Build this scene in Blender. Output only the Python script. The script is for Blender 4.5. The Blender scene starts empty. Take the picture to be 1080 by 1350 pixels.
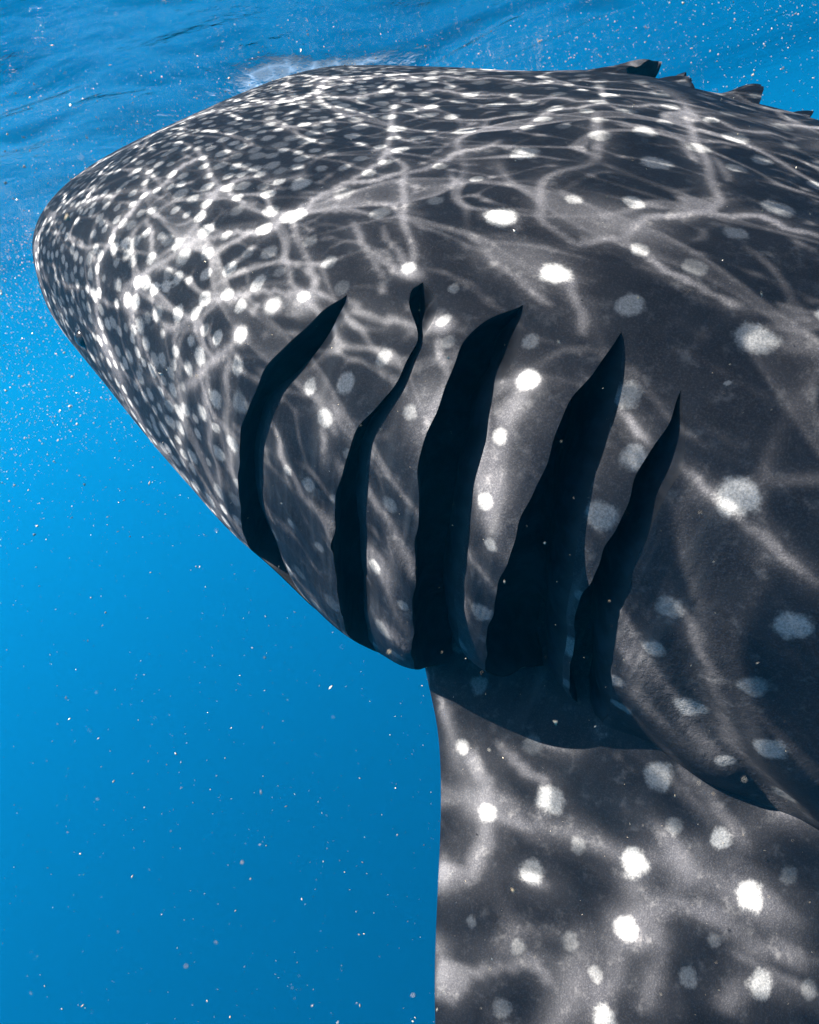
import bpy, math
import numpy as np
from mathutils import Matrix, Vector, kdtree

rng = np.random.default_rng(7)
scene = bpy.context.scene
COL = scene.collection

# ------------------------------------------------------------------ camera
F_PX = 1067.08                       # focal length for a 1080 px wide frame
PITCH, ROLL = math.radians(16.3), math.radians(17.7)
CAM_POS = np.array([0.0, 0.0, -0.72])
# camera axes -> world.  u = world up seen in camera axes (right, up, back)
u = np.array([-math.cos(PITCH) * math.sin(ROLL), math.cos(PITCH) * math.cos(ROLL), math.sin(PITCH)])
fw = np.array([0, 0, -1.0]); fw = fw - u * (fw @ u); fw /= np.linalg.norm(fw)      # level forward
rt = np.cross(fw, u)
CW = np.stack([rt, fw, u])           # rows: world x, y, z in camera axes -> maps camera to world
cam_data = bpy.data.cameras.new('camera')
cam = bpy.data.objects.new('camera', cam_data); COL.objects.link(cam)
m4 = np.eye(4); m4[:3, :3] = CW; m4[:3, 3] = CAM_POS
cam.matrix_world = Matrix(m4.tolist())
cam_data.sensor_fit = 'HORIZONTAL'; cam_data.sensor_width = 36.0
cam_data.lens = F_PX / 1080 * 36.0
cam_data.dof.use_dof = True; cam_data.dof.focus_distance = 1.3; cam_data.dof.aperture_fstop = 11.0
cam_data.clip_start = 0.02; cam_data.clip_end = 1000
scene.camera = cam

# ------------------------------------------------------------------ sun, sky, exposure
SUN = CW @ np.array([-0.72, 0.55, 0.40]); SUN /= np.linalg.norm(SUN)      # towards the sun
SUN_EL = math.asin(SUN[2]); SUN_AZ = math.atan2(SUN[0], SUN[1])
world = bpy.data.worlds.new('World'); scene.world = world; world.use_nodes = True
nt = world.node_tree; nt.nodes.clear()
wo = nt.nodes.new('ShaderNodeOutputWorld'); wb = nt.nodes.new('ShaderNodeBackground'); ws = nt.nodes.new('ShaderNodeTexSky')
ws.sky_type = 'NISHITA'; ws.sun_disc = False; ws.sun_elevation = SUN_EL; ws.sun_rotation = SUN_AZ
wb.inputs['Strength'].default_value = 0.055
nt.links.new(ws.outputs[0], wb.inputs[0]); nt.links.new(wb.outputs[0], wo.inputs[0])
sd = bpy.data.lights.new('sun', 'SUN'); sd.energy = 5.0; sd.angle = math.radians(0.25); sd.color = (1.0, 0.955, 0.90)
so = bpy.data.objects.new('sun', sd); COL.objects.link(so)
so.rotation_euler = Vector(SUN.tolist()).to_track_quat('Z', 'Y').to_euler(); so.location = (0, 0, 20)
vs = scene.view_settings
vs.view_transform = 'Standard'; vs.look = 'None'; vs.gamma = 1.0; vs.exposure = 2.2
cy = scene.cycles
cy.max_bounces = 8; cy.diffuse_bounces = 3; cy.glossy_bounces = 3; cy.volume_bounces = 1; cy.transparent_max_bounces = 10
cy.use_denoising = True; cy.sample_clamp_indirect = 6.0

# ------------------------------------------------------------------ node helpers
class NT:
    def __init__(self, name):
        self.m = bpy.data.materials.new(name); self.m.use_nodes = True
        self.t = self.m.node_tree; self.t.nodes.clear()
        self.out = self.n('ShaderNodeOutputMaterial')
    def n(self, kind, **kw):
        x = self.t.nodes.new(kind)
        for k, v in kw.items(): setattr(x, k, v)
        return x
    def set(self, sock, v):
        if isinstance(v, bpy.types.NodeSocket): self.t.links.new(v, sock)
        else: sock.default_value = v
    def math(self, op, a, b=None, c=None, clamp=False):
        x = self.n('ShaderNodeMath', operation=op, use_clamp=clamp)
        for i, v in enumerate((a, b, c)):
            if v is not None: self.set(x.inputs[i], v)
        return x.outputs[0]
    def ramp(self, v, a, b, lo=0.0, hi=1.0):
        x = self.n('ShaderNodeMapRange', interpolation_type='SMOOTHSTEP')
        for i, q in enumerate((v, a, b, lo, hi)): self.set(x.inputs[i], q)
        return x.outputs[0]
    def noise(self, vec, scale, detail=2.0, rough=0.5, out=0):
        x = self.n('ShaderNodeTexNoise'); 
        if vec is not None: self.set(x.inputs['Vector'], vec)
        x.inputs['Scale'].default_value = scale; x.inputs['Detail'].default_value = detail; x.inputs['Roughness'].default_value = rough
        return x.outputs[out]
    def mix(self, f, a, b):
        x = self.n('ShaderNodeMix', data_type='RGBA')
        self.set(x.inputs[0], f); self.set(x.inputs[6], a); self.set(x.inputs[7], b)
        return x.outputs[2]
    def attr(self, name):
        return self.n('ShaderNodeAttribute', attribute_name=name).outputs['Fac']
    def bump(self, h, strength, dist):
        x = self.n('ShaderNodeBump'); x.inputs['Strength'].default_value = strength; x.inputs['Distance'].default_value = dist
        self.set(x.inputs['Height'], h); return x.outputs[0]

def skin_material():
    k = NT('whale_shark_skin')
    co = k.n('ShaderNodeTexCoord').outputs['Object']
    d = k.attr('spot'); tone = k.attr('tone')
    rag = k.math('MULTIPLY', k.math('SUBTRACT', k.noise(co, 260, 3, .65), .5), .55)
    rag2 = k.math('MULTIPLY', k.math('SUBTRACT', k.noise(co, 42, 2), .5), 1.0)
    dd = k.math('ADD', k.math('ADD', d, rag), rag2)
    mask = k.math('MULTIPLY', k.ramp(dd, 1.22, .66), tone)
    mot = k.noise(co, 14, 4, .6)
    dark = k.mix(mot, (.010, .0105, .0132, 1), (.035, .0345, .037, 1))
    fine = k.noise(co, 420, 2, .7)
    dark = k.mix(k.math('MULTIPLY', k.ramp(fine, .45, .75), .35), dark, (.085, .083, .085, 1))
    def stretched(sx, sy, sz, sc, detail):
        mp = k.n('ShaderNodeMapping'); k.set(mp.inputs['Vector'], co); mp.inputs['Scale'].default_value = (sx, sy, sz); mp.inputs['Rotation'].default_value = (0, math.radians(-12), 0)
        return k.noise(mp.outputs[0], sc, detail, .6)
    sep = k.n('ShaderNodeSeparateXYZ'); k.set(sep.inputs[0], co)
    zone = k.math('MULTIPLY', k.math('MULTIPLY', k.ramp(sep.outputs[0], .60, 1.0), k.ramp(sep.outputs[0], 1.75, 1.5)), k.math('MULTIPLY', k.ramp(sep.outputs[2], -.46, -.36), k.ramp(sep.outputs[2], .34, .12)))
    wr = stretched(1.0, .16, .16, 26, 2)                       # creases running down between the gills
    flow = k.noise(co, 34, 5, .72)
    dark = k.mix(k.math('MULTIPLY', k.ramp(flow, .52, .74), .55), dark, (.095, .092, .092, 1))
    dark = k.mix(k.math('MULTIPLY', k.math('MULTIPLY', k.ramp(wr, .48, .75), zone), .40), dark, (.10, .097, .096, 1))
    pale = k.mix(k.ramp(k.noise(co, 330, 2, .7), .3, .7), (.125, .125, .123, 1), (.225, .223, .218, 1))
    colr = k.mix(mask, dark, pale)
    bel = k.math('ADD', k.attr('belly'), k.math('MULTIPLY', k.math('SUBTRACT', k.noise(co, 24, 4, .7), .5), .5))
    colr = k.mix(k.math('MULTIPLY', k.ramp(bel, .35, .95), .8), colr, (.24, .238, .232, 1))
    p = k.n('ShaderNodeBsdfPrincipled')
    k.set(p.inputs['Base Color'], colr); p.inputs['Roughness'].default_value = .55
    p.inputs['Specular IOR Level'].default_value = .04
    h = k.math('ADD', k.math('MULTIPLY', fine, .35), k.noise(co, 60, 4, .65))
    b1 = k.n('ShaderNodeBump'); b1.inputs['Strength'].default_value = .5; b1.inputs['Distance'].default_value = .016
    k.set(b1.inputs['Height'], k.math('MULTIPLY', wr, zone)); k.set(b1.inputs['Normal'], k.bump(h, .4, .004))
    k.set(p.inputs['Normal'], b1.outputs[0])
    k.t.links.new(p.outputs[0], k.out.inputs['Surface'])
    return k.m

def plain_material(name, c1, c2, scale, rough=.6, spec=.2, bump=.2):
    k = NT(name); co = k.n('ShaderNodeTexCoord').outputs['Object']
    nz = k.noise(co, scale, 4, .6)
    p = k.n('ShaderNodeBsdfPrincipled')
    k.set(p.inputs['Base Color'], k.mix(k.ramp(nz, .35, .7), c1, c2))
    p.inputs['Roughness'].default_value = rough; p.inputs['Specular IOR Level'].default_value = spec
    k.set(p.inputs['Normal'], k.bump(nz, bump, .004))
    k.t.links.new(p.outputs[0], k.out.inputs['Surface']); return k.m

# ------------------------------------------------------------------ the whale shark's body as a lofted form
# shark frame: x = distance back from the snout, -y = its left flank, +z = its back
RS = np.array([[0.8847819012375779, 0.45988463805476865, 0.07528018919290236],
               [-0.37333530041684343, 0.6028433769235676, 0.7051245395709448],
               [0.27889378020653577, -0.6519861827665785, 0.705076078702231]])    # shark frame -> camera axes
EYE = np.array([1.5580725, -1.4497096, 0.8856604])                                 # camera in the shark frame
MS = CW @ RS
S_K = np.array([0, .15, .45, .85, 1.25, 1.65, 2.2, 3.2, 4.6, 6.0])
W_K = np.array([.443, .530, .590, .672, .718, .655, .620, .50, .30, .07])
T_K = np.array([.096, .166, .290, .348, .411, .400, .470, .50, .30, .09])
B_K = np.array([.115, .175, .311, .485, .607, .600, .600, .44, .25, .09])
N_SE = 3.02
def pchip(x, y, q):
    h = np.diff(x); d = np.diff(y) / h; m = np.zeros_like(y)
    for i in range(1, len(x) - 1):
        if d[i - 1] * d[i] > 0:
            w1 = 2 * h[i] + h[i - 1]; w2 = h[i] + 2 * h[i - 1]; m[i] = (w1 + w2) / (w1 / d[i - 1] + w2 / d[i])
    m[0] = d[0]; m[-1] = d[-1]
    i = np.clip(np.searchsorted(x, q) - 1, 0, len(x) - 2); t = (q - x[i]) / h[i]
    return (y[i] * (1 + 2 * t) * (1 - t) ** 2 + m[i] * h[i] * t * (1 - t) ** 2 + y[i + 1] * t * t * (3 - 2 * t) + m[i + 1] * h[i] * t * t * (t - 1))
def cap(s, L, p): return (1 - (1 - np.clip(s / L, 0, 1)) ** p) ** (1 / p)
def sections(s):
    w = pchip(S_K, W_K, s) * cap(s, .29, 3.0); c = cap(s, .12, 2.2)
    return w + 1e-5, pchip(S_K, T_K, s) * c + 1e-5, pchip(S_K, B_K, s) * c + 1e-5
def body(s, ph):
    s = np.clip(s, 0, 6.0)
    w, t, b = sections(s)
    c, sn = np.cos(ph), np.sin(ph); h = np.where(sn > 0, t, b)
    # boxy in front, rounder towards the tail
    n = N_SE + (2.1 - N_SE) * np.clip((s - 2.2) / 2.5, 0, 1)
    r = (np.abs(c / w) ** n + np.abs(sn / h) ** n) ** (-1 / n)
    yc = .0142 * np.clip(s - 1.2, 0, None) ** 2 - .1415 * np.clip(1.2 - s, 0, None) ** 2
    zc = -.0398 * np.clip(1.2 - s, 0, None) ** 2
    return np.stack([s, -(r * c + yc), r * sn + zc], -1)
def normal(s, ph):
    e = 2e-3
    a = body(s + e, ph) - body(np.maximum(s - e, 0), ph); b = body(s, ph + e) - body(s, ph - e)
    n = np.cross(a, b)
    n /= np.linalg.norm(n, axis=-1, keepdims=True) + 1e-12
    y0 = .0142 * np.clip(s - 1.2, 0, None) ** 2 - .1415 * np.clip(1.2 - s, 0, None) ** 2
    out = np.stack([np.zeros_like(s), -np.cos(ph), np.sin(ph)], -1)
    n *= np.where((n * out).sum(-1, keepdims=True) < 0, -1, 1)
    return n
def project(X):
    q = (X - EYE) @ RS.T; z = -q[..., 2]; z = np.where(z > .03, z, np.nan)
    return 540 + F_PX * q[..., 0] / z, 675 - F_PX * q[..., 1] / z, z

# gill openings, each a front and a rear lip (measured on the left flank, from top to bottom)
GILLS = [
 ([(460,395),(430,407),(405,430),(375,458),(350,482),(335,515),(322,550),(315,590),(314,640),(320,690),(333,735),(348,765),(368,785),(388,795),(405,802)],
  [(460,395),(452,430),(438,455),(410,485),(390,505),(365,527),(350,552),(342,590),(342,640),(348,672),(359,700),(372,730),(384,758),(396,782),(408,801)]),
 ([(556,376),(540,378),(537,385),(538,400),(545,420),(551,437),(551,452),(540,475),(518,512),(495,540),(478,560),(462,590),(450,630),(444,670),(440,720),(444,760),(451,800),(461,838),(474,854),(490,866)],
  [(556,376),(574,378),(577,400),(573,425),(560,448),(554,462),(544,490),(528,515),(509,545),(495,575),(483,610),(478,650),(480,690),(483,730),(486,770),(489,815),(493,845),(497,866)]),
 ([(692,408),(670,413),(648,415),(628,425),(612,440),(604,465),(598,490),(585,520),(568,555),(556,585),(552,620),(551,680),(549,740),(546,800),(543,845),(546,875),(558,905)],
  [(692,408),(688,440),(680,470),(665,500),(650,520),(645,550),(640,590),(625,630),(620,670),(615,710),(605,755),(603,795),(608,830),(620,862),(640,893),(652,915)]),
 ([(820,440),(808,455),(795,475),(765,505),(750,530),(740,560),(725,595),(705,640),(688,680),(670,730),(655,780),(643,830),(638,865),(645,893),(660,918)],
  [(820,440),(819,470),(815,510),(808,550),(798,590),(783,630),(770,665),(764,700),(758,740),(752,770),(749,800),(748,830),(744,870),(740,895),(740,920)]),
 ([(896,518),(889,540),(870,575),(848,615),(832,650),(815,690),(795,735),(775,780),(756,825),(748,860),(746,890),(748,920)],
  [(896,518),(903,555),(905,590),(900,615),(880,650),(868,672),(855,705),(840,740),(830,775),(820,800),(813,830),(809,860),(808,890),(806,930)]),
]
def fold_disp(s, ph, far):
    """soft skin relief: folds over the fin root, hollow under the gill flaps, slow unevenness"""
    d = .004 * np.sin(7 * s + 3 * ph) * np.clip((s - .4) / .5, 0, 1)
    d += .0025 * np.sin(19 * s - 11 * ph + 1.0) * np.clip((s - .6) / .5, 0, 1)
    hol = np.exp(-((s - 1.42) / .145) ** 2 - ((ph - math.radians(-35)) / math.radians(13)) ** 2)
    d -= .115 * hol
    f = np.exp(-((s - 1.80) / .20) ** 2 - ((ph - math.radians(-22)) / math.radians(17)) ** 2)
    d += f * .014 * np.sin(34 * (s * .8 + ph * .55))
    r = np.exp(-((ph - math.radians(40)) / math.radians(3.5)) ** 2) + np.exp(-((ph - math.radians(14)) / math.radians(3.5)) ** 2)
    d += .012 * r * np.clip((s - 2.0) / .8, 0, 1)
    return d

LIFT = [.014, .010, .020, .020, .010]; DIP = [.012, .010, .022, .024, .008]
gs, gp = np.meshgrid(np.linspace(.3, 2.4, 620), np.radians(np.linspace(-80, 110, 900)), indexing='ij')
gn = normal(gs, gp); g0 = body(gs, gp) + gn * fold_disp(gs, gp, False)[..., None]
def pick_grid(off):
    X = g0 + gn * off; px, py, z = project(X)
    ok = ((X - EYE) * gn).sum(-1) < 0
    return np.where(ok, px, 1e6).ravel(), np.where(ok, py, 1e6).ravel()
def to_surface(pts, off, env):
    out = []; grids = {}
    for (x, y), e in zip(pts, env):
        key = round(off * e / .004) * .004
        if key not in grids: grids[key] = pick_grid(key)
        qx, qy = grids[key]
        i = np.argmin((qx - x) ** 2 + (qy - y) ** 2)
        out.append((gs.ravel()[i], gp.ravel()[i]))
    return np.array(out)
def envelope(ph, top, bot):
    """how far the lips stand apart in depth along a slit: fades at its top and on the underside"""
    t = np.clip((top - ph) / math.radians(9), 0, 1); b = np.clip((ph - bot - math.radians(8)) / math.radians(22), 0, 1)
    return t ** .7 * b * b * (3 - 2 * b)
def smooth(a, k=2):
    for _ in range(k):
        b = a.copy(); b[1:-1] = .25 * a[:-2] + .5 * a[1:-1] + .25 * a[2:]; a = b
    return a
NH = 316
PH = np.linspace(-np.pi / 2, np.pi / 2, NH + 1)                 # rows of one flank, belly to back
slits = []
DROP = [12, 12, 20, 20, 18]
for gi, (L, R) in enumerate(GILLS):
    eL = [1] * len(L); eR = [1] * len(R)
    for it in range(3):
        l = to_surface(L, LIFT[gi], eL); r = to_surface(R, -DIP[gi], eR)
        top = max(l[0, 1], r[0, 1]); bot = min(l[-1, 1], r[-1, 1]) - math.radians(DROP[gi])
        eL = envelope(l[:, 1], top, bot); eR = envelope(r[:, 1], top, bot)
    l[0, 1] = r[0, 1] = top; l[0, 0] = r[0, 0] = .5 * (l[0, 0] + r[0, 0])
    for a in (l, r):
        for i in range(1, len(a)): a[i, 1] = min(a[i, 1], a[i - 1, 1] - .004)
    # the slit narrows and closes below, on the underside
    ll, rr = l[-1].copy(), r[-1].copy(); sm = .5 * (ll[0] + rr[0]) + .02; pm = min(ll[1], rr[1]) - math.radians(DROP[gi] * .4); hw = .22 * (rr[0] - ll[0])
    l = np.vstack([l, [sm - hw, pm], [sm, bot]]); r = np.vstack([r, [sm + hw, pm], [sm, bot]])
    def fn(a):
        return smooth(np.interp(PH, a[::-1, 1], a[::-1, 0]), 1 if gi == 1 else 9)
    wob = .0020 * np.sin(PH * 37 + gi) + .0007 * np.sin(PH * 83 + 2 * gi)
    slits.append([fn(l) + wob, fn(r) + .6 * wob[::-1], top, bot])
    print('gill', gi, 'top', round(math.degrees(top), 1), 'bot', round(math.degrees(bot), 1), 's', round(float(l[0, 0]), 3), round(float(sm), 3))
for i in range(5):                                              # keep order along the body
    if i: slits[i][0] = np.maximum(slits[i][0], slits[i - 1][1] + .012)
    slits[i][1] = np.maximum(slits[i][1], slits[i][0])
def env_rows(top, bot, ext=0.0):
    return envelope(PH, top + ext, bot), (PH > bot) & (PH < top + ext)

SEG = [('head', 285), ('gap', 1), ('p', 46), ('gap', 1), ('p', 46), ('gap', 1), ('p', 40), ('gap', 1), ('p', 36), ('gap', 1), ('trunk', 135), ('tail', 60)]
def flank(far):
    """columns of s and outward displacement for every row of one flank"""
    EXT = [-6, 12, 11, 12, 13]
    LF = [.004, .034, .028, .028, .022]
    dip = [.03] * 5 if far else DIP
    E = []; OPEN = []; LR = []
    for gi, (l, r, top, bot) in enumerate(slits):
        ext = math.radians(EXT[gi]) if far else 0.0
        e, o = env_rows(top, bot, ext); 
        if far:                                                # the same opening, reaching higher up the back
            q = bot + (PH - bot) / (top + ext - bot) * (top - bot)
            l = np.interp(q, PH, l); r = np.interp(q, PH, r); r = np.maximum(r, l + .03 * e)
        r = np.where(o, np.maximum(r, l + .003), l); 
        E.append(e); OPEN.append(o); LR.append((l, r))
    cols = []; disp = []; gapcol = []
    def add(sv, dv): cols.append(sv); disp.append(dv)
    prev = np.zeros_like(PH); g = -1
    for name, n in SEG:
        if name == 'gap': g += 1; gapcol.append(len(cols) - 1); continue
        a = prev if g < 0 else LR[g][1]
        b = LR[g + 1][0] if g < 4 else (np.full_like(PH, 2.8) if name == 'trunk' else np.full_like(PH, 6.0))
        if name == 'tail': a = np.full_like(PH, 2.8)
        for j in range(n + 1):
            if name == 'tail' and j == 0: continue
            t = j / n
            if name == 'head': sv = b * t ** 1.8
            else: sv = a + (b - a) * t
            dv = np.zeros_like(PH)
            if g < 4:                                           # lifted trailing edge of the flap in front of slit g+1
                x = np.clip(1 - (b - sv) / (.20 if g < 0 else .11), 0, 1)
                dv += E[g + 1] * (LF[g + 1] * (1 + .25 * np.sin(PH * 60 + 2 * g) + .15 * np.sin(PH * 143)) if far else LIFT[g + 1]) * x * x * (3 - 2 * x)
            if 0 <= g:                                          # the skin dips under the flap behind slit g
                x = np.clip(1 - (sv - a) / .09, 0, 1)
                if name != 'tail': dv -= E[g] * dip[g] * x * x
            add(sv, dv)
    return np.array(cols).T, np.array(disp).T, gapcol, OPEN     # rows x cols

verts = []; faces = []; slit_lips = []
def build_flank(far, base):
    cols, disp, gapcol, OPEN = flank(far)
    nr, nc = cols.shape
    P = np.repeat(PH[:, None], nc, 1); PR = np.pi - P if far else P
    X = body(cols, PR) + normal(cols, PR) * (disp + fold_disp(cols, P, far))[..., None]
    idx = base + np.arange(nr * nc).reshape(nr, nc)
    for g, c in enumerate(gapcol):
        o = OPEN[g]
        idx[~o, c + 1] = idx[~o, c]
        rows = np.where(o)[0]
        rows = np.concatenate([[rows[0] - 1], rows, [rows[-1] + 1]])
        slit_lips.append((far, g, X[rows, c].copy(), X[rows, c + 1].copy(), normal(cols, PR)[rows, c].copy(), normal(cols, PR)[rows, c + 1].copy()))
    f = []
    for c in range(nc - 1):
        a, b = idx[:-1, c], idx[:-1, c + 1]; d, e = idx[1:, c], idx[1:, c + 1]
        if c in gapcol: continue
        q = np.stack([a, b, e, d] if not far else [a, d, e, b], 1)
        f.append(q)
    return X.reshape(-1, 3), np.concatenate(f), idx
X0, F0, I0 = build_flank(False, 0)
X1, F1, I1 = build_flank(True, len(X0))
BV = np.concatenate([X0, X1]); BF = np.concatenate([F0, F1])
# weld the two flanks along the belly and the back: rows share positions where no slit lies
remap = np.arange(len(BV))
for row in (0, NH):
    remap[I1[row]] = I0[row]
    
BF = remap[BF]
remap2 = np.arange(len(BV)); remap2[I0[:, 0]] = I0[0, 0]; remap2[I1[:, 0]] = I0[0, 0]
BF = remap2[BF]

def fin_mesh(le, te, thick, nu, nv, up, root_flare=0.0, camber=0.0):
    """fin between a leading and a trailing edge curve (arrays nv x 3); returns verts, quads"""
    t = np.linspace(0, np.pi, nu); c = (1 - np.cos(t)) / 2
    prof = 5 * (.2969 * np.sqrt(c) - .1260 * c - .3516 * c ** 2 + .2843 * c ** 3 - .1036 * c ** 4)
    ring = np.concatenate([c, c[-2:0:-1]]); sg = np.concatenate([prof, -prof[-2:0:-1]])
    V = []
    for k in range(nv):
        v = k / (nv - 1); ch = te[k] - le[k]; span = (le[min(k + 1, nv - 1)] - le[max(k - 1, 0)])
        n = np.cross(ch, span); n /= np.linalg.norm(n) + 1e-9
        if n @ up < 0: n = -n
        th = thick[k]
        off = sg * th + camber * np.sin(np.pi * ring) * np.linalg.norm(ch)
        if root_flare:                                          # skin web rising to the flank behind the gills
            x = np.clip((ring - .20) / .24, 0, 1); y = np.clip((.98 - ring) / .22, 0, 1)
            off = off + np.where(sg > 0, root_flare * math.exp(-(v / .17) ** 2) * x * x * (3 - 2 * x) * y * y * (3 - 2 * y), 0)
        V.append(le[k] + ring[:, None] * ch + off[:, None] * n)
    V = np.concatenate(V); m = len(ring); q = []
    for k in range(nv - 1):
        i = np.arange(m); j = (i + 1) % m
        q.append(np.stack([k * m + i, k * m + j, (k + 1) * m + j, (k + 1) * m + i], 1))
    return V, np.concatenate(q)
def curve(pts, n):
    """smooth interpolating curve"""
    pts = np.array(pts, float); d = np.concatenate([[0], np.cumsum(np.linalg.norm(np.diff(pts, axis=0), axis=1))])
    q = np.linspace(0, d[-1], n); x = np.stack([pchip(d, pts[:, k], q) for k in range(3)], 1)
    return smooth(x, 6)
parts_v = [BV]; parts_f = [BF]; nb = len(BV)
def add_fin(V, Q):
    global nb
    parts_v.append(V); parts_f.append(Q + nb); nb += len(V)
NV = 170
for side in (1, -1):
    le = curve([(1.14, -.42, -.42), (1.25, -.57, -.465), (1.335, -.675, -.495), (1.537, -1.08, -.585), (1.74, -1.40, -.68), (2.02, -1.70, -.79), (2.36, -1.93, -.90)], NV)
    te = curve([(2.16, -.30, -.46), (2.22, -.52, -.53), (2.20, -.85, -.64), (2.24, -1.20, -.74), (2.36, -1.60, -.83), (2.42, -1.93, -.90)], NV)
    sp = np.linspace(0, 1, NV)
    th = .055 * (1 - sp) ** .8 + .006 + .06 * np.exp(-(sp / .13) ** 2)
    if side < 0: le = le * [1, -1, 1]; te = te * [1, -1, 1]
    if side < 0: le = le[::3]; te = te[::3]; th = th[::3]
    V, Q = fin_mesh(le, te, th * 1.6, 120 if side > 0 else 50, len(le), np.array([0, 0, 1.]), root_flare=.16, camber=.03)
    add_fin(V, Q)
def simple_fin(le, te, th, up):
    add_fin(*fin_mesh(curve(le, 40), curve(te, 40), np.linspace(th, .004, 40), 24, 40, np.array(up)))
simple_fin([(3.05, -.15, .40), (3.35, -.15, .72), (3.75, -.15, 1.0)], [(3.85, -.15, .36), (3.75, -.15, .66), (3.88, -.15, 1.0)], .06, (0, 1., 0))
simple_fin([(4.55, -.2, .20), (4.72, -.2, .40), (4.9, -.2, .5)], [(4.85, -.2, .18), (4.85, -.2, .36), (4.95, -.2, .5)], .03, (0, 1., 0))
simple_fin([(5.65, -.3, 0), (6.1, -.3, .5), (6.75, -.3, 1.1)], [(6.05, -.3, 0), (6.35, -.3, .42), (6.8, -.3, 1.1)], .04, (0, 1., 0))
simple_fin([(5.65, -.3, 0), (5.95, -.3, -.35), (6.3, -.3, -.62)], [(6.05, -.3, 0), (6.15, -.3, -.3), (6.33, -.3, -.62)], .035, (0, 1., 0))
AV = np.concatenate(parts_v); AF = np.concatenate(parts_f)

# ------------------------------------------------------------------ mesh objects
def to_world(X): return (X - EYE) @ MS.T + CAM_POS
def mesh_object(name, V, Fq, mat, parent=None, smooth_shade=True):
    me = bpy.data.meshes.new(name)
    V = np.asarray(V, np.float32); Fq = np.asarray(Fq)
    me.vertices.add(len(V)); me.vertices.foreach_set('co', V.ravel())
    k = Fq.shape[1]
    me.loops.add(Fq.size); me.loops.foreach_set('vertex_index', Fq.ravel().astype(np.int32))
    me.polygons.add(len(Fq)); me.polygons.foreach_set('loop_start', (np.arange(len(Fq)) * k).astype(np.int32))
    me.polygons.foreach_set('loop_total', np.full(len(Fq), k, np.int32))
    me.update(calc_edges=True)
    me.polygons.foreach_set('use_smooth', np.full(len(Fq), smooth_shade))
    me.materials.append(mat); me.validate()
    o = bpy.data.objects.new(name, me); COL.objects.link(o)
    if parent: o.parent = parent
    return o
def float_attr(o, name, data):
    a = o.data.attributes.new(name, 'FLOAT', 'POINT'); a.data.foreach_set('value', np.asarray(data, np.float32))
shark = bpy.data.objects.new('whale_shark', None); COL.objects.link(shark)
m4 = np.eye(4); m4[:3, :3] = MS; m4[:3, 3] = CAM_POS - MS @ EYE
shark.matrix_world = Matrix(m4.tolist())
shark['label'] = 'huge dark grey white-spotted whale shark swimming just beneath the water surface'
shark['category'] = 'shark'
# drop quads that collapsed at welds, as triangles where one edge remains
def clean(Fq):
    out_q = []; tri = []
    same = (Fq[:, 0] == Fq[:, 1]).astype(int) + (Fq[:, 1] == Fq[:, 2]) + (Fq[:, 2] == Fq[:, 3]) + (Fq[:, 3] == Fq[:, 0])
    return Fq[same == 0], Fq[same == 1]
used = np.zeros(len(AV), bool)
Q4, Q3 = clean(AF)
T3 = []
for q in Q3:
    t = []; 
    for v in q:
        if v not in t: t.append(int(v))
    if len(t) == 3: T3.append(t)
used[Q4.ravel()] = True
if T3: used[np.array(T3).ravel()] = True
newi = np.cumsum(used) - 1
AV = AV[used]; Q4 = newi[Q4]; T3 = newi[np.array(T3)] if T3 else np.zeros((0, 3), int)
def mixed_object(name, V, Q, T, mat, parent):
    me = bpy.data.meshes.new(name)
    me.vertices.add(len(V)); me.vertices.foreach_set('co', np.asarray(V, np.float32).ravel())
    li = np.concatenate([Q.ravel(), T.ravel()]).astype(np.int32)
    ls = np.concatenate([np.arange(len(Q)) * 4, len(Q) * 4 + np.arange(len(T)) * 3]).astype(np.int32)
    lt = np.concatenate([np.full(len(Q), 4), np.full(len(T), 3)]).astype(np.int32)
    me.loops.add(len(li)); me.loops.foreach_set('vertex_index', li)
    me.polygons.add(len(ls)); me.polygons.foreach_set('loop_start', ls); me.polygons.foreach_set('loop_total', lt)
    me.update(calc_edges=True); me.polygons.foreach_set('use_smooth', np.ones(len(ls), bool))
    me.materials.append(mat)
    o = bpy.data.objects.new(name, me); COL.objects.link(o); o.parent = parent
    return o
body_o = mixed_object('body', AV, Q4, T3, skin_material(), shark)

# vertex normals for picking visible points
vn = np.zeros(len(AV) * 3, np.float32); body_o.data.vertices.foreach_get('normal', vn); vn = vn.reshape(-1, 3).astype(float)
kx, ky, kz = project(AV)
FOLDS = [([(815,815),(832,870),(875,935),(950,1015),(1075,1100)],20,.0050),([(845,800),(880,880),(930,955),(990,1030)],20,.0045),([(905,790),(935,865),(960,940),(985,1010)],16,.0035),
 ([(880,620),(960,675),(1080,770)],24,.005),([(960,780),(990,880),(1010,1000)],20,.003),([(600,300),(640,360),(665,400)],6,.003),([(612,292),(655,355),(680,398)],6,.003),([(590,320),(625,375)],6,.003),
 ([(365,540),(385,600),(430,690),(470,770)],9,.005),([(350,600),(375,660),(420,740)],9,.004),([(490,650),(520,720),(545,800)],10,.005),([(245,520),(250,600),(290,680)],8,.003),([(280,500),(285,600),(310,700)],8,.003),([(215,470),(220,560),(260,640)],8,.003),([(640,620),(625,720),(625,820)],10,.004),([(890,1020),(960,1090),(1000,1150)],18,.004)]
kd0 = kdtree.KDTree(len(AV))
for i, p in enumerate(AV): kd0.insert(p, i)
kd0.balance()
add = np.zeros(len(AV))
ok0 = np.where(np.isfinite(kx) & (((AV - EYE) * vn).sum(1) < -.12))[0]
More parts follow.
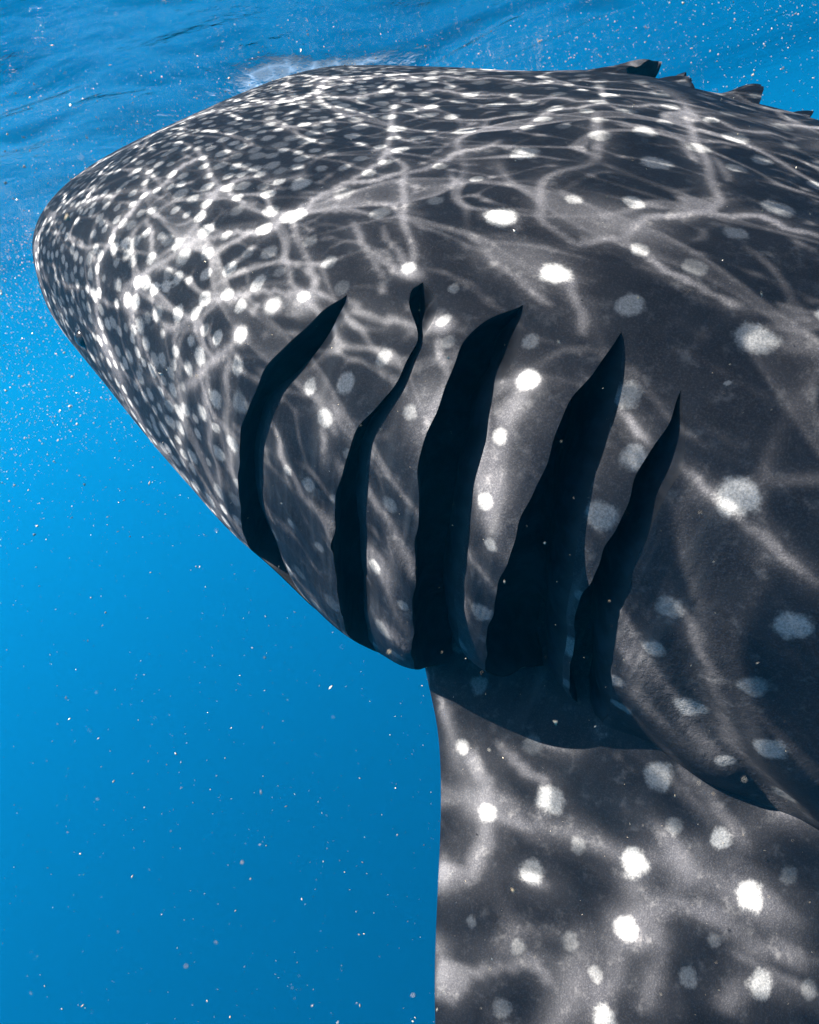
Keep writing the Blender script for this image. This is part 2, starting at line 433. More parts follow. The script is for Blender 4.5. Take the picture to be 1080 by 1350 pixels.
for pts, w, amp in FOLDS:
    pts = np.array(pts, float); d = np.concatenate([[0], np.cumsum(np.linalg.norm(np.diff(pts, axis=0), axis=1))])
    one = {}; chain = []
    for q in np.arange(0, d[-1], 4.0):
        x, y = np.interp(q, d, pts[:, 0]), np.interp(q, d, pts[:, 1])
        d2 = (kx[ok0] - x) ** 2 + (ky[ok0] - y) ** 2; c = np.where(d2 < 64)[0]
        if len(c) == 0: continue
        c = c[kz[ok0][c] < kz[ok0][c].min() + .05]; i = int(ok0[c[np.argmin(d2[c])]])
        chain.append([*AV[i], w * kz[i] / F_PX / 1.6, amp * min(1, q / 60, (d[-1] - q) / 60 + .05)])
    if len(chain) < 4: continue
    chain = smooth(np.array(chain), 14)
    for a, b in zip(chain[:-1], chain[1:]):
        gap = np.linalg.norm(b[:3] - a[:3]); sg = a[3]
        if gap > .12: continue
        m = int(gap / (.25 * sg)) + 1
        for t in range(m):
            pc = a + (b - a) * t / m
            for co, j, dist in kd0.find_range(pc[:3], 3 * sg):
                one[j] = max(one.get(j, 0), pc[4] * math.exp(-dist * dist / (2 * sg * sg)))
    for j, v in one.items(): add[j] += v
AV = AV + vn * add[:, None]
body_o.data.vertices.foreach_set('co', AV.astype(np.float32).ravel()); body_o.data.update()
kx, ky, kz = project(AV)
vis = np.isfinite(kx) & (kx > -200) & (kx < 1300) & (ky > -200) & (ky < 1600)
vi = np.where(vis)[0]
def pick(x, y, tol=7.0):
    """nearest visible skin point to the place measured on the photograph"""
    d2 = (kx[vi] - x) ** 2 + (ky[vi] - y) ** 2
    c = np.where(d2 < tol * tol)[0]
    if len(c) == 0: return None
    zz = kz[vi][c]; near = c[zz < zz.min() + .05]
    return int(vi[near[np.argmin(d2[near])]])

# ------------------------------------------------------------------ spots (pigment)
SPOTS = [(992,444,25),(972,655,26),(1046,826,24),(1010,986,20),(1022,273,20),(865,215,20),(730,362,19),(660,287,19),(693,202,17),(612,172,15),
 (757,262,11),(835,265,14),(832,400,18),(697,503,15),(873,1020,18),(800,962,15),(960,505,5),
 (725,1052,17),(836,1141,17),(955,1105,14),(764,1117,11),(702,1150,16),(890,1090,12),(825,1225,15),(752,1236,12),(985,1180,18),
 (1000,1296,17),(905,1290,12),(802,1342,15),(664,1334,12),(790,1285,10),(1066,1305,13),(685,1250,10),(700,985,12),(610,985,10),(1040,1150,12),(640,1070,12),(600,1155,12),(620,1215,8),(940,1240,9),
 (455,505,14),(408,508,12),(540,543,12),(430,550,13),(507,470,12),(494,745,12),(590,450,10),(515,665,12),(660,577,12),(405,640,10),(440,660,9),(380,620,9),(575,640,9),(640,660,12),(585,425,10),(470,600,8),(385,690,8),(420,720,8),(460,770,8),(530,800,9),(700,450,11),(645,720,10),(840,690,9),(775,790,9),
 (388,285,16),(410,318,11),(436,342,11),(451,378,11),(502,280,13),(313,277,10),(271,337,10),(327,332,9),(237,257,11),(275,232,8),(348,246,9),(358,205,9),(397,208,11),(385,181,11),(430,158,9),(438,200,8),(469,158,11),
 (522,170,13),(485,228,10),(222,362,9),(205,230,7),(172,298,9),(220,318,9),(175,345,9),(398,393,10),(370,358,9),(357,404,13),(317,440,12),(270,433,9),(195,420,8),(168,395,10),(250,370,8),(215,440,7),(230,480,8),(185,485,8),(240,510,7),(258,550,7),(285,565,8),(275,610,7),(575,265,11),(540,350,10),(580,220,10),(628,235,9),(600,380,8),(312,207,9),(262,195,7),(330,180,8),(300,170,7),(360,140,7),(420,120,7),(500,125,8),(570,140,9)]
cen = []; rad = []; ton = []
for x, y, r in SPOTS:
    i = pick(x, y, 12)
    if i is None: continue
    cen.append(AV[i]); rad.append(r * kz[i] / F_PX * 1.05); ton.append((.75 + .25 * rng.random()) if r > 13 else (.35 + .35 * rng.random()))
cen = np.array(cen); rad = np.array(rad); ton = np.array(ton); n_traced = len(cen)
order = rng.permutation(len(AV))[:34000]
C = list(cen); R_ = list(rad); TN = list(ton)
CA = np.zeros((6000, 3)); RA = np.zeros(6000); CA[:len(C)] = cen; RA[:len(C)] = rad; nC = len(C)
for i in order:
    p = AV[i]; s = p[0]
    r = np.interp(s, [0, .3, .6, 1.0, 1.6, 3, 6], [.0065, .0080, .0115, .016, .020, .026, .018]) * (.75 + .5 * rng.random())
    gap = np.interp(s, [0, .3, .6, 1.0, 1.6, 6], [1.35, 1.4, 1.7, 2.6, 3.6, 3.8])
    d = np.sqrt(((CA[:nC] - p) ** 2).sum(1))
    if np.any(d < gap * .5 * (RA[:nC] + r) * (1 if s < .8 else 1.25)) or nC >= 5990: continue
    if s > .95 and vis[i] and np.any(d[:n_traced] < .11): continue
    if np.any(d < (1.02 if s < .8 else 1.15) * (RA[:nC] + r)): continue
    CA[nC] = p; RA[nC] = r; nC += 1; TN.append((.30 + .5 * rng.random()) if s > .9 else (.55 + .45 * rng.random()))
print('spots', nC, 'traced', n_traced)
kd = kdtree.KDTree(len(AV))
for i, p in enumerate(AV): kd.insert(p, i)
kd.balance()
spot = np.full(len(AV), 2.0); tone = np.full(len(AV), .8)
for k in range(nC):
    for co, i, d in kd.find_range(CA[k], RA[k] * 2.0):
        v = d / RA[k]
        if v < spot[i]: spot[i] = v; tone[i] = TN[k]
# the underside pales to cream, starting higher up on the jaw than on the trunk
yc_ = .0142 * np.clip(AV[:, 0] - 1.2, 0, None) ** 2 - .1415 * np.clip(1.2 - AV[:, 0], 0, None) ** 2; zc_ = -.0398 * np.clip(1.2 - AV[:, 0], 0, None) ** 2
wv, tv, bv = sections(np.clip(AV[:, 0], 0, 6))
low = -(AV[:, 2] - zc_) / bv
edge = np.interp(AV[:, 0], [0, .3, .8, 1.1, 1.4, 6], [.05, .10, .30, .55, .95, .95])
finny = (np.abs(AV[:, 1] + yc_) > wv + .02) | (AV[:, 0] > 5.6)
float_attr(body_o, 'belly', np.where(finny, 0, np.clip((low - edge) / .45, 0, 1)))
float_attr(body_o, 'spot', spot); float_attr(body_o, 'tone', tone)

# ------------------------------------------------------------------ gill linings, eyes, mouth
k = NT('gill_lining'); co = k.n('ShaderNodeTexCoord').outputs['Object']; nz = k.noise(co, 26, 4, .6)
p = k.n('ShaderNodeBsdfPrincipled'); p.inputs['Roughness'].default_value = .8; p.inputs['Specular IOR Level'].default_value = .03
inner = k.mix(k.ramp(nz, .35, .7), (.004, .0045, .006, 1), (.014, .018, .025, 1))  # near black: the shade inside the slit is put into the colour
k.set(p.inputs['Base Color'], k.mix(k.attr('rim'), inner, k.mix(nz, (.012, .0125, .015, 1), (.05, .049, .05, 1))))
k.set(p.inputs['Normal'], k.bump(nz, .3, .004)); k.t.links.new(p.outputs[0], k.out.inputs['Surface']); lining = k.m
axis = np.array([1.0, 0, 0])
def gill(far, g, L, R, nL, nR):
    k = len(L); pr = []
    mid = .5 * (L + R); n = .5 * (nL + nR); n /= np.linalg.norm(n, axis=1, keepdims=True)
    w = np.linalg.norm(R - L, axis=1)[:, None]; e = np.clip(w / .03, 0, 1)
    sh = .22
    pr.append(L - n * .0015); pr.append(L - e * (n * .020 + axis * .006)); pr.append(L - e * (n * .060 + axis * .030))
    pr.append(L - e * (n * .13 + axis * .035)); pr.append(mid - e * (n * .17 + axis * .02))
    pr.append(R - e * (n * .12 + axis * .050)); pr.append(R - e * (n * .060 + axis * .042)); pr.append(R - e * (n * .028 + axis * .030)); pr.append(R - e * (n * .009 + axis * .016)); pr.append(R - n * .0008)
    V = np.stack(pr, 1); m = V.shape[1]
    idx = np.arange(k * m).reshape(k, m)
    Q = np.stack([idx[:-1, :-1], idx[:-1, 1:], idx[1:, 1:], idx[1:, :-1]], -1).reshape(-1, 4)
    if not far: Q = Q[:, ::-1]
    o = mesh_object('gill_slit', V.reshape(-1, 3), Q, lining, shark)
    rim = np.array([1, .3, 0, 0, 0, 0, 0, 0, .18, .9]); float_attr(o, 'rim', np.tile(rim, k))  # fades from skin tone at the lips into the painted shade
for a in slit_lips: gill(*a)
eye_m = plain_material('eye', (.004, .004, .005, 1), (.02, .018, .016, 1), 90, .15, .5, .02)
i = pick(99, 452, 20)
for side in (1, -1):
    p = AV[i].copy() if i is not None else np.array([.2, -.5, 0]); 
    n = vn[i].copy()
    if side < 0: p[1] = 2 * .1415 * (1.2 - p[0]) ** 2 - p[1]; n[1] = -n[1]
    a, b = np.meshgrid(np.linspace(0, np.pi, 13), np.linspace(0, 2 * np.pi, 24, endpoint=False), indexing='ij')
    U = np.stack([np.sin(a) * np.cos(b), np.sin(a) * np.sin(b), np.cos(a)], -1).reshape(-1, 3) * .021
    id_ = np.arange(13 * 24).reshape(13, 24); q = np.stack([id_[:-1], np.roll(id_[:-1], -1, 1), np.roll(id_[1:], -1, 1), id_[1:]], -1).reshape(-1, 4)
    mesh_object('eye', U + p - n * .010, q, eye_m, shark)
# mouth: a long dark line right across the front of the snout
ph_m = np.linspace(math.radians(-24), math.radians(204), 120)
ring = []
for t in np.linspace(-1, 1, 120):
    s_m = .015 + .20 * abs(t) ** 3.2; phm = math.radians(-13) if t < 0 else math.radians(193)
    w_, t_, b_ = sections(np.array([s_m])); 
    yc = -.1415 * (1.2 - s_m) ** 2; zc = -.0398 * (1.2 - s_m) ** 2
    yy = t * w_[0] * .985
    hh = b_[0] * max(1e-4, 1 - abs(t * .985) ** N_SE) ** (1 / N_SE)
    ring.append((s_m, yy - yc, zc - .35 * hh))
ring = np.array(ring)
ang = np.linspace(0, 2 * np.pi, 10, endpoint=False)
V = np.concatenate([p + np.stack([.012 * np.cos(ang), 0 * ang, .016 * np.sin(ang)], 1) for p in ring])
id_ = np.arange(120 * 10).reshape(120, 10)
q = np.stack([id_[:-1], np.roll(id_[:-1], -1, 1), np.roll(id_[1:], -1, 1), id_[1:]], -1).reshape(-1, 4)
mesh_object('mouth', V, q, lining, shark)

# ------------------------------------------------------------------ water surface, ripple light painted into its transparency
WAVES = []; wr = np.random.default_rng(21)
for lam in (.22, .3, .42, .6, .85, 1.2, 1.7, 2.4, 3.4, 5):
    for _ in range(2):
        WAVES.append((lam, wr.random() * 2 * np.pi if lam < 1 else .6 + wr.normal() * .5, wr.random() * 6.28))
def wave(x, y, cell=.004):
    """height of the sea surface, faded where the mesh is too coarse to carry it"""
    z = 0
    for lam, a, p0 in WAVES:
        z = z + lam * (.0060 if lam < 1 else .0075) * np.sin(2 * np.pi / lam * (np.cos(a) * x + np.sin(a) * y) + p0) * np.clip(lam / (cell * 5) - 1, 0, 1)
    return z
def sheet_point(x, y):
    i = pick(x, y, 9)
    if i is None: return None, None
    p = to_world(AV[i]); t = -p[2] / SUN[2]
    for _ in range(4): t = (float(wave(*(p + SUN * t)[:2])) - p[2]) / SUN[2]
    return (p + SUN * t)[:2], kz[i] / F_PX
LIGHT_LINES = [  # (points, width, strength) of ripple light painted into the sheet's transparency
 ([(825,312),(850,290),(890,282),(940,282),(1000,287),(1040,300),(1085,316)],7,1.0),([(825,312),(845,335),(880,355),(920,378),(975,402)],8,.8),
 ([(903,150),(920,190),(935,225),(948,265),(930,283)],8,.8),([(870,165),(905,195),(925,215)],7,.5),([(940,200),(960,240)],8,.5),
 ([(785,150),(790,180),(780,215)],12,.6),([(780,215),(740,225),(715,245),(710,280),(725,300),(770,320),(825,312)],10,.5),
 ([(690,170),(720,150),(760,140),(830,138),(900,145),(960,165),(1040,182)],7,.8),
 ([(520,140),(518,170),(530,185),(555,190)],6,.9),([(518,170),(512,200),(535,225),(530,260),(535,300),(545,340),(540,360)],8,.7),
 ([(292,247),(270,215),(258,195)],6,.9),([(292,247),(330,235),(342,231)],6,.8),([(292,247),(275,270),(255,300),(245,322)],5,.8),([(292,247),(310,262),(345,280),(385,285)],5,.8),
 ([(265,205),(215,240),(180,270),(155,300),(140,325),(130,355),(128,390),(130,420),(135,455),(150,480)],7,1.0),
 ([(245,325),(215,345),(190,365),(172,392)],7,.9),([(245,325),(270,312),(320,308),(360,300),(385,285)],7,.9),
 ([(385,285),(420,262),(460,240),(500,215),(518,195)],6,.9),([(385,285),(440,250),(480,238),(540,228),(600,205),(660,185)],7,.8),([(385,285),(440,275),(490,282)],6,.6),
 ([(385,285),(395,320),(415,370),(405,400)],7,.5),([(465,295),(480,320),(495,350),(508,368)],11,.5),([(480,325),(510,350),(540,362)],6,.6),([(505,300),(525,335),(543,362)],6,.5),
 ([(190,290),(200,310),(202,330),(195,345)],5,.7),([(172,392),(180,440),(185,480)],8,.6),([(130,440),(150,475),(165,520),(195,570)],9,.8),
 ([(215,440),(240,425),(260,410),(290,395),(340,385),(400,385),(440,395)],9,.7),([(240,520),(260,495),(300,460),(317,440)],12,.8),
 ([(245,520),(238,570),(245,620)],6,.6),([(270,470),(275,560),(290,640)],6,.6),([(230,430),(238,500)],6,.5),([(300,470),(300,560),(310,640)],6,.5),
 ([(170,540),(230,620),(290,688),(335,742)],6,.8),([(150,500),(200,580),(262,650)],6,.6),
 ([(350,112),(450,102),(600,102),(750,112)],5,.8),([(420,130),(560,120),(700,130),(800,132)],5,.8),
 ([(905,620),(960,670),(1020,720),(1080,772)],14,.6),([(820,830),(870,900),(930,980),(1000,1050)],15,1.1),([(900,800),(930,870),(955,940)],9,.7),([(822,800),(830,860),(850,910)],8,.8),([(940,930),(990,1010),(1060,1070)],18,.6),([(815,540),(855,582)],9,.6),
 ([(825,870),(860,940),(880,960)],12,.5),([(750,370),(765,410),(770,440)],7,.7),([(690,505),(660,580),(650,650),(640,700)],32,.55),([(575,450),(590,500),(560,560)],10,.6),([(640,330),(690,375),(720,400)],9,.5),
 ([(360,560),(380,620),(430,690),(470,760)],9,.5),([(480,640),(520,700),(545,760)],14,.5),([(460,400),(520,425),(560,430)],14,.5),([(420,540),(440,565)],14,.6),
 ([(610,985),(640,1040),(640,1100),(620,1150),(600,1175)],20,.7),([(640,1080),(700,1090)],14,.6),([(690,1150),(715,1165)],20,.7),
 ([(870,1090),(900,1150),(890,1180),(830,1225),(800,1300),(785,1350)],20,.7),([(840,1200),(880,1190),(930,1200),(1000,1250),(1060,1262)],24,.7),([(590,1320),(640,1280),(700,1270),(730,1300)],12,.5),
 ([(985,1170),(1040,1205)],26,.9),([(860,1190),(870,1250),(850,1330)],14,.5),([(950,1330),(1010,1290),(1065,1300)],16,.6),([(700,960),(740,985)],16,.5),([(900,1010),(960,1080),(985,1120)],14,.45),([(660,985),(720,1050),(710,1090)],14,.5)]
LIGHT_BLOBS = [(385,285,12,1.2),(357,404,12,1.2),(317,440,12,1.2),(697,503,14,1.4),(730,362,16,.9),(660,287,15,.9),(640,650,26,.5),(168,395,14,1.0),(292,247,9,1.0),(245,325,7,.8),(540,362,10,.8),(690,340,45,.25),(800,290,50,.3),(640,600,40,.4),(985,1185,24,.9),(600,1165,20,.7),(640,1060,24,.5),(830,1225,18,.8),(580,430,16,.9),(400,395,20,.6),(145,470,22,.6),(135,445,14,.8),(905,1150,22,.4)]  # bright pools of light painted into the sheet's transparency
# extent of the finely meshed part: where sunlight on its way to the visible skin crosses the surface
fr = vi[((AV[vi] - EYE) * vn[vi]).sum(1) < 0]
fr = fr[(kx[fr] > -20) & (kx[fr] < 1100) & (ky[fr] > 60) & (ky[fr] < 1370)]
wp = to_world(AV[fr]); sp_ = wp[:, :2] + SUN[:2] * (-wp[:, 2] / SUN[2])[:, None]
lo = sp_.min(0) - .14; hi = sp_.max(0) + .14
print('sheet', lo, hi, 'shark z', to_world(AV)[:, 2].max(), 'front z', wp[:, 2].max(), 'sun', SUN, math.degrees(SUN_EL))
STEP = .0041
def axis_coords(a, b):
    core = np.arange(a, b, STEP)
    g = STEP * 1.10 ** np.arange(1, 400); g = np.cumsum(g); g = g[g < 250]
    return np.concatenate([a - g[::-1], core, core[-1] + g]), len(g), len(core)
xs, ox, ncx = axis_coords(lo[0], hi[0]); ys, oy, ncy = axis_coords(lo[1], hi[1])
GX, GY = np.meshgrid(xs, ys, indexing='ij')
caus = np.zeros(GX.shape)
def splat(p, sig, amp, mode='max'):
    i0, i1 = np.searchsorted(xs, [p[0] - 4 * sig, p[0] + 4 * sig]); j0, j1 = np.searchsorted(ys, [p[1] - 4 * sig, p[1] + 4 * sig])
    if i1 <= i0 or j1 <= j0: return
    d2 = (GX[i0:i1, j0:j1] - p[0]) ** 2 + (GY[i0:i1, j0:j1] - p[1]) ** 2
    v = amp * np.exp(-d2 / (2 * sig * sig))
    if mode == 'max': caus[i0:i1, j0:j1] = np.maximum(caus[i0:i1, j0:j1], v)
    else: caus[i0:i1, j0:j1] += v
wide = []
for pts, w, amp in LIGHT_LINES:
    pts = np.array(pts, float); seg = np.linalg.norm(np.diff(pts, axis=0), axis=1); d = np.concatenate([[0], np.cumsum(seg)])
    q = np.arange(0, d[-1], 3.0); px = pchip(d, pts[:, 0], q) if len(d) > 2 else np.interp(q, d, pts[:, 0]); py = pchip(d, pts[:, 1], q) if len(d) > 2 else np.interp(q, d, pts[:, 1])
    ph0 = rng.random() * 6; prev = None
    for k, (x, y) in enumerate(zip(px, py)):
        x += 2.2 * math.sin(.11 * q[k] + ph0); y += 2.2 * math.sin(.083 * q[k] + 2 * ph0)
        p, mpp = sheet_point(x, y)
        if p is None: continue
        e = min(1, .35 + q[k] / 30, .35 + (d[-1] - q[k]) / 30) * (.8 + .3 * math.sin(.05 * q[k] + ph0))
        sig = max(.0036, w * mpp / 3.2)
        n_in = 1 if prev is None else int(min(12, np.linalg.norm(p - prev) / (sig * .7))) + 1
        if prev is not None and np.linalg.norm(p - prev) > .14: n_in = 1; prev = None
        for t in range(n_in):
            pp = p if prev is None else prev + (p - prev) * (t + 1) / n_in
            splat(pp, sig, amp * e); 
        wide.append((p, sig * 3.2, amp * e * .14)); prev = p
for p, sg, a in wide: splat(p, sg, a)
for x, y, r, a in LIGHT_BLOBS:
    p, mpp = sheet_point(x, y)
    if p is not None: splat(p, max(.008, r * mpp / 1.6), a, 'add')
def focused(lams, disp, seed):
    """light density below a field of small waves: rays bent by the slopes and counted where they land"""
    r = np.random.default_rng(seed); N = 2400; pad = .25
    sx = np.linspace(lo[0] - pad, hi[0] + pad, N); sy = np.linspace(lo[1] - pad, hi[1] + pad, N)
    X, Y = np.meshgrid(sx, sy, indexing='ij'); X = X + (r.random(X.shape) - .5) * (sx[1] - sx[0]); Y = Y + (r.random(X.shape) - .5) * (sy[1] - sy[0])
    dxs = np.zeros(X.shape, np.float32); dys = np.zeros(X.shape, np.float32)
    for lam in lams:
        for _ in range(4):
            a = r.random() * 2 * np.pi; c = np.sin((2 * np.pi / lam * (np.cos(a) * X + np.sin(a) * Y) + r.random() * 6.28).astype(np.float32)) * (disp * lam)
            dxs += c * np.cos(a); dys += c * np.sin(a)
    X = X + dxs; Y = Y + dys
    nx_, ny_ = ncx, ncy
    i = np.round((X - xs[ox]) / STEP).astype(int); j = np.round((Y - ys[oy]) / STEP).astype(int)
    m = (i >= 0) & (i < nx_) & (j >= 0) & (j < ny_)
    H = np.bincount((i[m] * ny_ + j[m]), minlength=nx_ * ny_).reshape(nx_, ny_).astype(float)
    H /= H.mean()
    for ax in (0, 1): H = .17 * np.roll(H, 1, ax) + .66 * H + .17 * np.roll(H, -1, ax)
    return H
CX, CY = GX[ox:ox + ncx, oy:oy + ncy], GY[ox:ox + ncx, oy:oy + ncy]
def weight(pts, sig):
    w = np.zeros(CX.shape)
    for x, y in pts:
        p, mpp = sheet_point(x, y)
        if p is not None: w = np.maximum(w, np.exp(-((CX - p[0]) ** 2 + (CY - p[1]) ** 2) / (2 * sig ** 2)))
    return w
w_snout = weight([(100,330),(130,260),(160,230),(220,190),(90,400),(300,140),(130,480),(350,110)], .13)
w_head = weight([(200,300),(300,250),(400,200),(250,450),(500,160),(420,330),(330,400),(620,220),(200,520),(280,600),(560,130),(700,130)], .16)
w_dim = weight([(960,420),(1000,560),(960,700),(1040,860),(880,480),(1040,480),(980,900),(900,600),(1060,700)], .14)  # dims the painted ripple light on the trunk behind the gills
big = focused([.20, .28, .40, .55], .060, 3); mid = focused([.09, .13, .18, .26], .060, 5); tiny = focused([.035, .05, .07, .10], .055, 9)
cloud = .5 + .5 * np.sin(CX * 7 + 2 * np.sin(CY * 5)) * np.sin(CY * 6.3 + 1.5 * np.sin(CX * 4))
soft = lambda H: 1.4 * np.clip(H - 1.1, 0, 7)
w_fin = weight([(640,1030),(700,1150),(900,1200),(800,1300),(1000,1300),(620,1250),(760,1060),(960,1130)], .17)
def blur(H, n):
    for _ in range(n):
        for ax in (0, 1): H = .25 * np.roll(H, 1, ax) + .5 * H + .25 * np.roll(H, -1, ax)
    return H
# the fin hangs deepest: the painted light is blurred and dimmed over it
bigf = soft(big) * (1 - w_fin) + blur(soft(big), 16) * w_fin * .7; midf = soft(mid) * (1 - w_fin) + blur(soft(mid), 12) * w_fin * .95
web = (.32 * bigf * (1 - .65 * w_head) + midf * (.18 + .06 * w_head) * (1 - .6 * w_snout) + soft(tiny) * (.07 + .12 * w_head) * (1 - w_snout) * (1 - w_fin) + .36 * soft(tiny) * w_snout) * (.55 + .75 * cloud) * (1 - .9 * w_dim)
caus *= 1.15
caus[ox:ox + ncx, oy:oy + ncy] += web * .36  # computed web joins the light pattern painted on the sheet
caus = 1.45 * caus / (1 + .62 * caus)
caus[ox:ox + ncx, oy:oy + ncy] += .020 * w_head + .015 * w_snout  # extra light painted in over head and snout
inside = np.zeros(GX.shape)
dx = np.maximum(np.maximum(lo[0] - GX, GX - hi[0]), 0); dy = np.maximum(np.maximum(lo[1] - GY, GY - hi[1]), 0)
inside = np.exp(-(dx ** 2 + dy ** 2) / .02)
# wave heights, faded where the mesh is too coarse to carry them
cellx = np.gradient(xs)[:, None]; celly = np.gradient(ys)[None, :]; cell = np.maximum(cellx, celly)
Z = wave(GX, GY, cell) + (1 - inside) * wave(GX * 1.7 + 5, GY * 1.7, cell * 1.7) * .75
def water_material():
    k = NT('water_surface')
    geo = k.n('ShaderNodeNewGeometry'); pos = geo.outputs['Position']
    def net(scale, warp, wscale, width, seedz):
        nz = k.n('ShaderNodeTexNoise'); k.set(nz.inputs['Vector'], pos); nz.inputs['Scale'].default_value = wscale; nz.inputs['Detail'].default_value = 2
        vm = k.n('ShaderNodeVectorMath', operation='SCALE'); k.set(vm.inputs[0], nz.outputs['Color']); vm.inputs['Scale'].default_value = warp
        va = k.n('ShaderNodeVectorMath', operation='ADD'); k.set(va.inputs[0], pos); k.set(va.inputs[1], vm.outputs[0])
        vb = k.n('ShaderNodeVectorMath', operation='ADD'); k.set(vb.inputs[0], va.outputs[0]); vb.inputs[1].default_value = (seedz, seedz * 1.7, 0)
        v = k.n('ShaderNodeTexVoronoi', feature='DISTANCE_TO_EDGE', voronoi_dimensions='2D'); k.set(v.inputs['Vector'], vb.outputs[0]); v.inputs['Scale'].default_value = scale
        e = k.math('EXPONENT', k.math('MULTIPLY', v.outputs['Distance'], -1.0 / width))
        return e
    n1 = net(6.5, .22, 4.0, .055, 0.0); n2 = net(15, .10, 9, .07, 3.1)
    cl = k.ramp(k.noise(pos, 3.2, 2), .35, .75)
    ins = k.attr('inside'); cau = k.attr('painted_ripple_light')
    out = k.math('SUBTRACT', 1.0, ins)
    web = k.math('MULTIPLY', k.math('ADD', k.math('MULTIPLY', n1, .85), k.math('MULTIPLY_ADD', n2, .4, .5)), out)  # sheet made clearer away from the shark, brightening the open water
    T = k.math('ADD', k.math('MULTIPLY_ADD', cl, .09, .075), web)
    T = k.math('ADD', T, k.math('MULTIPLY', cau, 3.8))  # painted light pattern sets how much sun the sheet passes
    comb = k.n('ShaderNodeCombineColor'); 
    for i in range(3): k.set(comb.inputs[i], T)
    tr = k.n('ShaderNodeBsdfTransparent'); k.set(tr.inputs[0], comb.outputs[0])
    h = k.math('ADD', k.noise(pos, 3.0, 3, .6), k.math('MULTIPLY', k.noise(pos, 16.0, 3, .6), .25))
    b = k.bump(h, .35, .07)
    gl = k.n('ShaderNodeBsdfGlossy'); gl.inputs['Roughness'].default_value = .06; gl.inputs['Color'].default_value = (.98, .99, 1, 1); k.set(gl.inputs['Normal'], b)
    dt = k.n('ShaderNodeVectorMath', operation='DOT_PRODUCT'); k.set(dt.inputs[0], b); k.set(dt.inputs[1], geo.outputs['Incoming'])
    fac = k.ramp(k.math('ABSOLUTE', dt.outputs['Value']), .45, .60, 1.0, 0.02)
    mx = k.n('ShaderNodeMixShader'); k.set(mx.inputs[0], fac); k.t.links.new(tr.outputs[0], mx.inputs[1]); k.t.links.new(gl.outputs[0], mx.inputs[2])
    k.t.links.new(mx.outputs[0], k.out.inputs['Surface']); return k.m
nx, ny = GX.shape; id_ = np.arange(nx * ny).reshape(nx, ny)
q = np.stack([id_[:-1, :-1], id_[1:, :-1], id_[1:, 1:], id_[:-1, 1:]], -1).reshape(-1, 4)
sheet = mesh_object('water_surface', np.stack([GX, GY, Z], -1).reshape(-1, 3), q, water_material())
float_attr(sheet, 'painted_ripple_light', caus.ravel()); float_attr(sheet, 'inside', inside.ravel())
sheet['kind'] = 'structure'; sheet['label'] = 'rippled underside of the sea surface above the shark'; sheet['category'] = 'water'
print('sheet verts', GX.size)

# ------------------------------------------------------------------ drifting specks
speck = plain_material('speck', (.34, .27, .17, 1), (.50, .47, .40, 1), 8, .6, .2, 0)
def inside_shark(W):
    X = (W - CAM_POS) @ MS + EYE
    s = np.clip(X[:, 0], 0, 6); w, t, b = sections(s)
    yc = .0142 * np.clip(s - 1.2, 0, None) ** 2 - .1415 * np.clip(1.2 - s, 0, None) ** 2; zc = -.0398 * np.clip(1.2 - s, 0, None) ** 2
    y = -X[:, 1] - yc; z = X[:, 2] - zc; h = np.where(z > 0, t, b)
    return (np.abs(y / (w + .06)) ** 3 + np.abs(z / (h + .06)) ** 3 < 1) & (X[:, 0] > -.05)
OV = np.array([(1,0,0),(-1,0,0),(0,1,0),(0,-1,0),(0,0,1),(0,0,-1)], float)
OF = np.array([(0,2,4),(2,1,4),(1,3,4),(3,0,4),(2,0,5),(1,2,5),(3,1,5),(0,3,5)])
TV = np.array([(1,1,1),(1,-1,-1),(-1,1,-1),(-1,-1,1)], float) * .8
TF = np.array([(0,2,1),(0,1,3),(0,3,2),(1,2,3)])
def specks(name, P, L, slim, label, OV=OV, OF=OF):
    n = len(P); axd = rng.normal(size=(n, 3, 3)); qx, _ = np.linalg.qr(axd)
    S = np.stack([L, L * slim, L * slim], 1) * .5
    V = np.einsum('nij,nkj->nki', qx, OV[None] * S[:, None, :]) + P[:, None, :]
    Fq = (OF[None] + len(OV) * np.arange(n)[:, None, None]).reshape(-1, 3)
    o = mesh_object(name, V.reshape(-1, 3), Fq, speck, None, True)
    o['kind'] = 'stuff'; o['label'] = label; o['category'] = 'plankton'
n = 44000
d = rng.normal(size=(n, 3)); d /= np.linalg.norm(d, axis=1, keepdims=True)
r = .34 + 3.6 * rng.random(n) ** .75
P = CAM_POS + d * r[:, None]
ok = (P[:, 2] < -.10) & ~inside_shark(P); P = P[ok]
L = np.clip( .0021 * np.exp(.55 * rng.normal(size=len(P))), .001, .009) * np.clip(np.linalg.norm(P - CAM_POS, axis=1) / 1.2, .35, 1.4)
specks('plankton', P, L, .16 + .3 * rng.random(len(P)), 'tiny pale plankton specks drifting all through the blue water')
n = 150000
P = np.stack([-6 + 10 * rng.random(n), .3 + 7.5 * rng.random(n), -.05 - 1.1 * rng.random(n) ** 2.6], 1)
near = rng.random(n) < .6; P[near, 0] = -3.6 + 5.0 * rng.random(near.sum()); P[near, 1] = .9 + 4.2 * rng.random(near.sum())
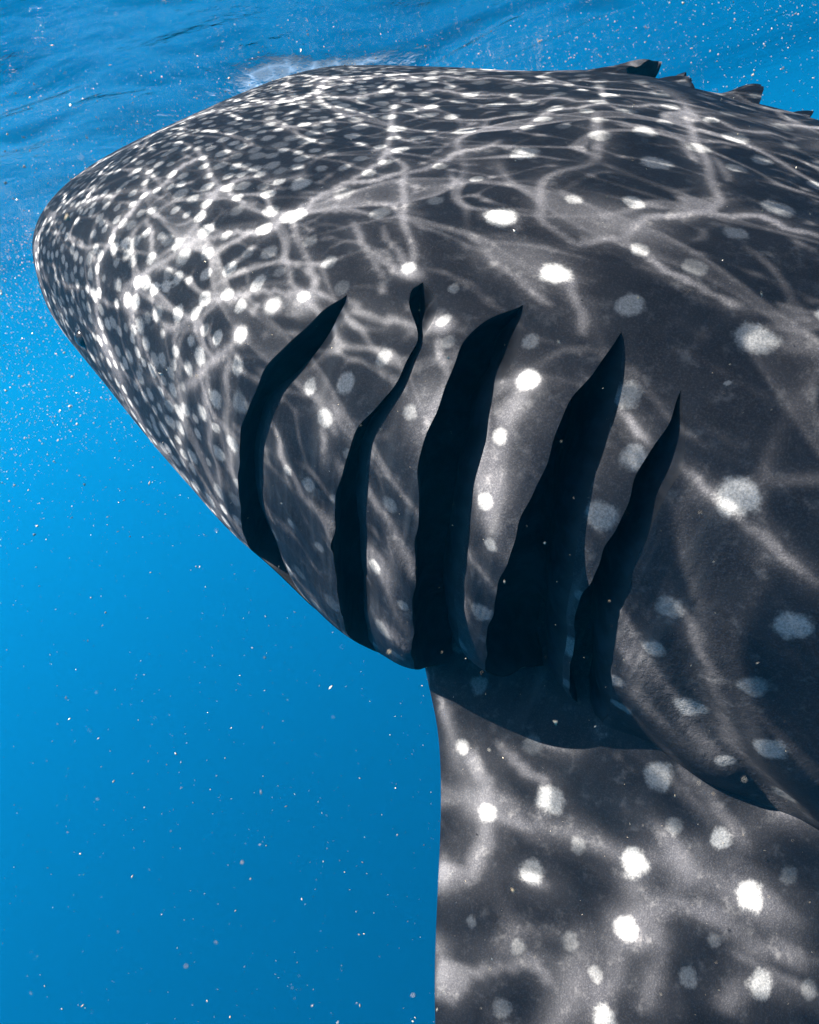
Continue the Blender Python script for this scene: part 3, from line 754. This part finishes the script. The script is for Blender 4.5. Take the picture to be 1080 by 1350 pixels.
clump = np.sin(P[:, 0] * 3.1 + 1) * np.sin(P[:, 1] * 2.3) + np.sin(P[:, 0] * 1.3 - P[:, 1] * 1.9) - .25 * P[:, 0]
keep = clump + rng.normal(size=n) * 1.1 > .6
occ = np.zeros((140, 140), bool)                                             # no froth in the light that reaches the skin in view
oi = np.floor((sp_ - lo) / .05).astype(int); occ[np.clip(oi[:, 0], 0, 139), np.clip(oi[:, 1], 0, 139)] = True
for _ in range(2): occ = occ | np.roll(occ, 1, 0) | np.roll(occ, -1, 0) | np.roll(occ, 1, 1) | np.roll(occ, -1, 1)
pj = P[:, :2] - SUN[:2] * (P[:, 2] / SUN[2])[:, None]; pi_ = np.floor((pj - lo) / .05).astype(int)
inb = (pi_ >= 0).all(1) & (pi_ < 140).all(1)
hit = np.zeros(n, bool); hit[inb] = occ[pi_[inb, 0], pi_[inb, 1]]
P = P[keep & ~(hit & (rng.random(n) > .03))]
P = P[~inside_shark(P)]
L = np.clip(.0024 * np.exp(.5 * rng.normal(size=len(P))), .001, .012) * np.clip(np.linalg.norm(P - CAM_POS, axis=1) / 3.0, .6, 1.8)
print('bubbles', len(P))
specks('bubbles', P, L, np.full(len(P), .8), 'fine white air bubbles scattered under the rippled sea surface', TV, TF)

# ------------------------------------------------------------------ the sea water itself
k = NT('sea_water')
pv = k.n('ShaderNodeVolumePrincipled')
pv.inputs['Color'].default_value = (.004, .385, .74, 1); pv.inputs['Density'].default_value = .023
pv.inputs['Anisotropy'].default_value = .5; pv.inputs['Absorption Color'].default_value = (0, 0, 0, 1)
k.t.links.new(pv.outputs[0], k.out.inputs['Volume'])
a, b, z0, z1 = -270.0, 270.0, -140.0, .45
V = [(x, y, z) for x in (a, b) for y in (a, b) for z in (z0, z1)]
hz = mesh_object('haze', V, [(0, 1, 3, 2), (4, 6, 7, 5), (0, 4, 5, 1), (2, 3, 7, 6), (0, 2, 6, 4), (1, 5, 7, 3)], k.m, None, False)
hz['kind'] = 'stuff'; hz['label'] = 'clear blue sea water fading everything into the distance'; hz['category'] = 'water'
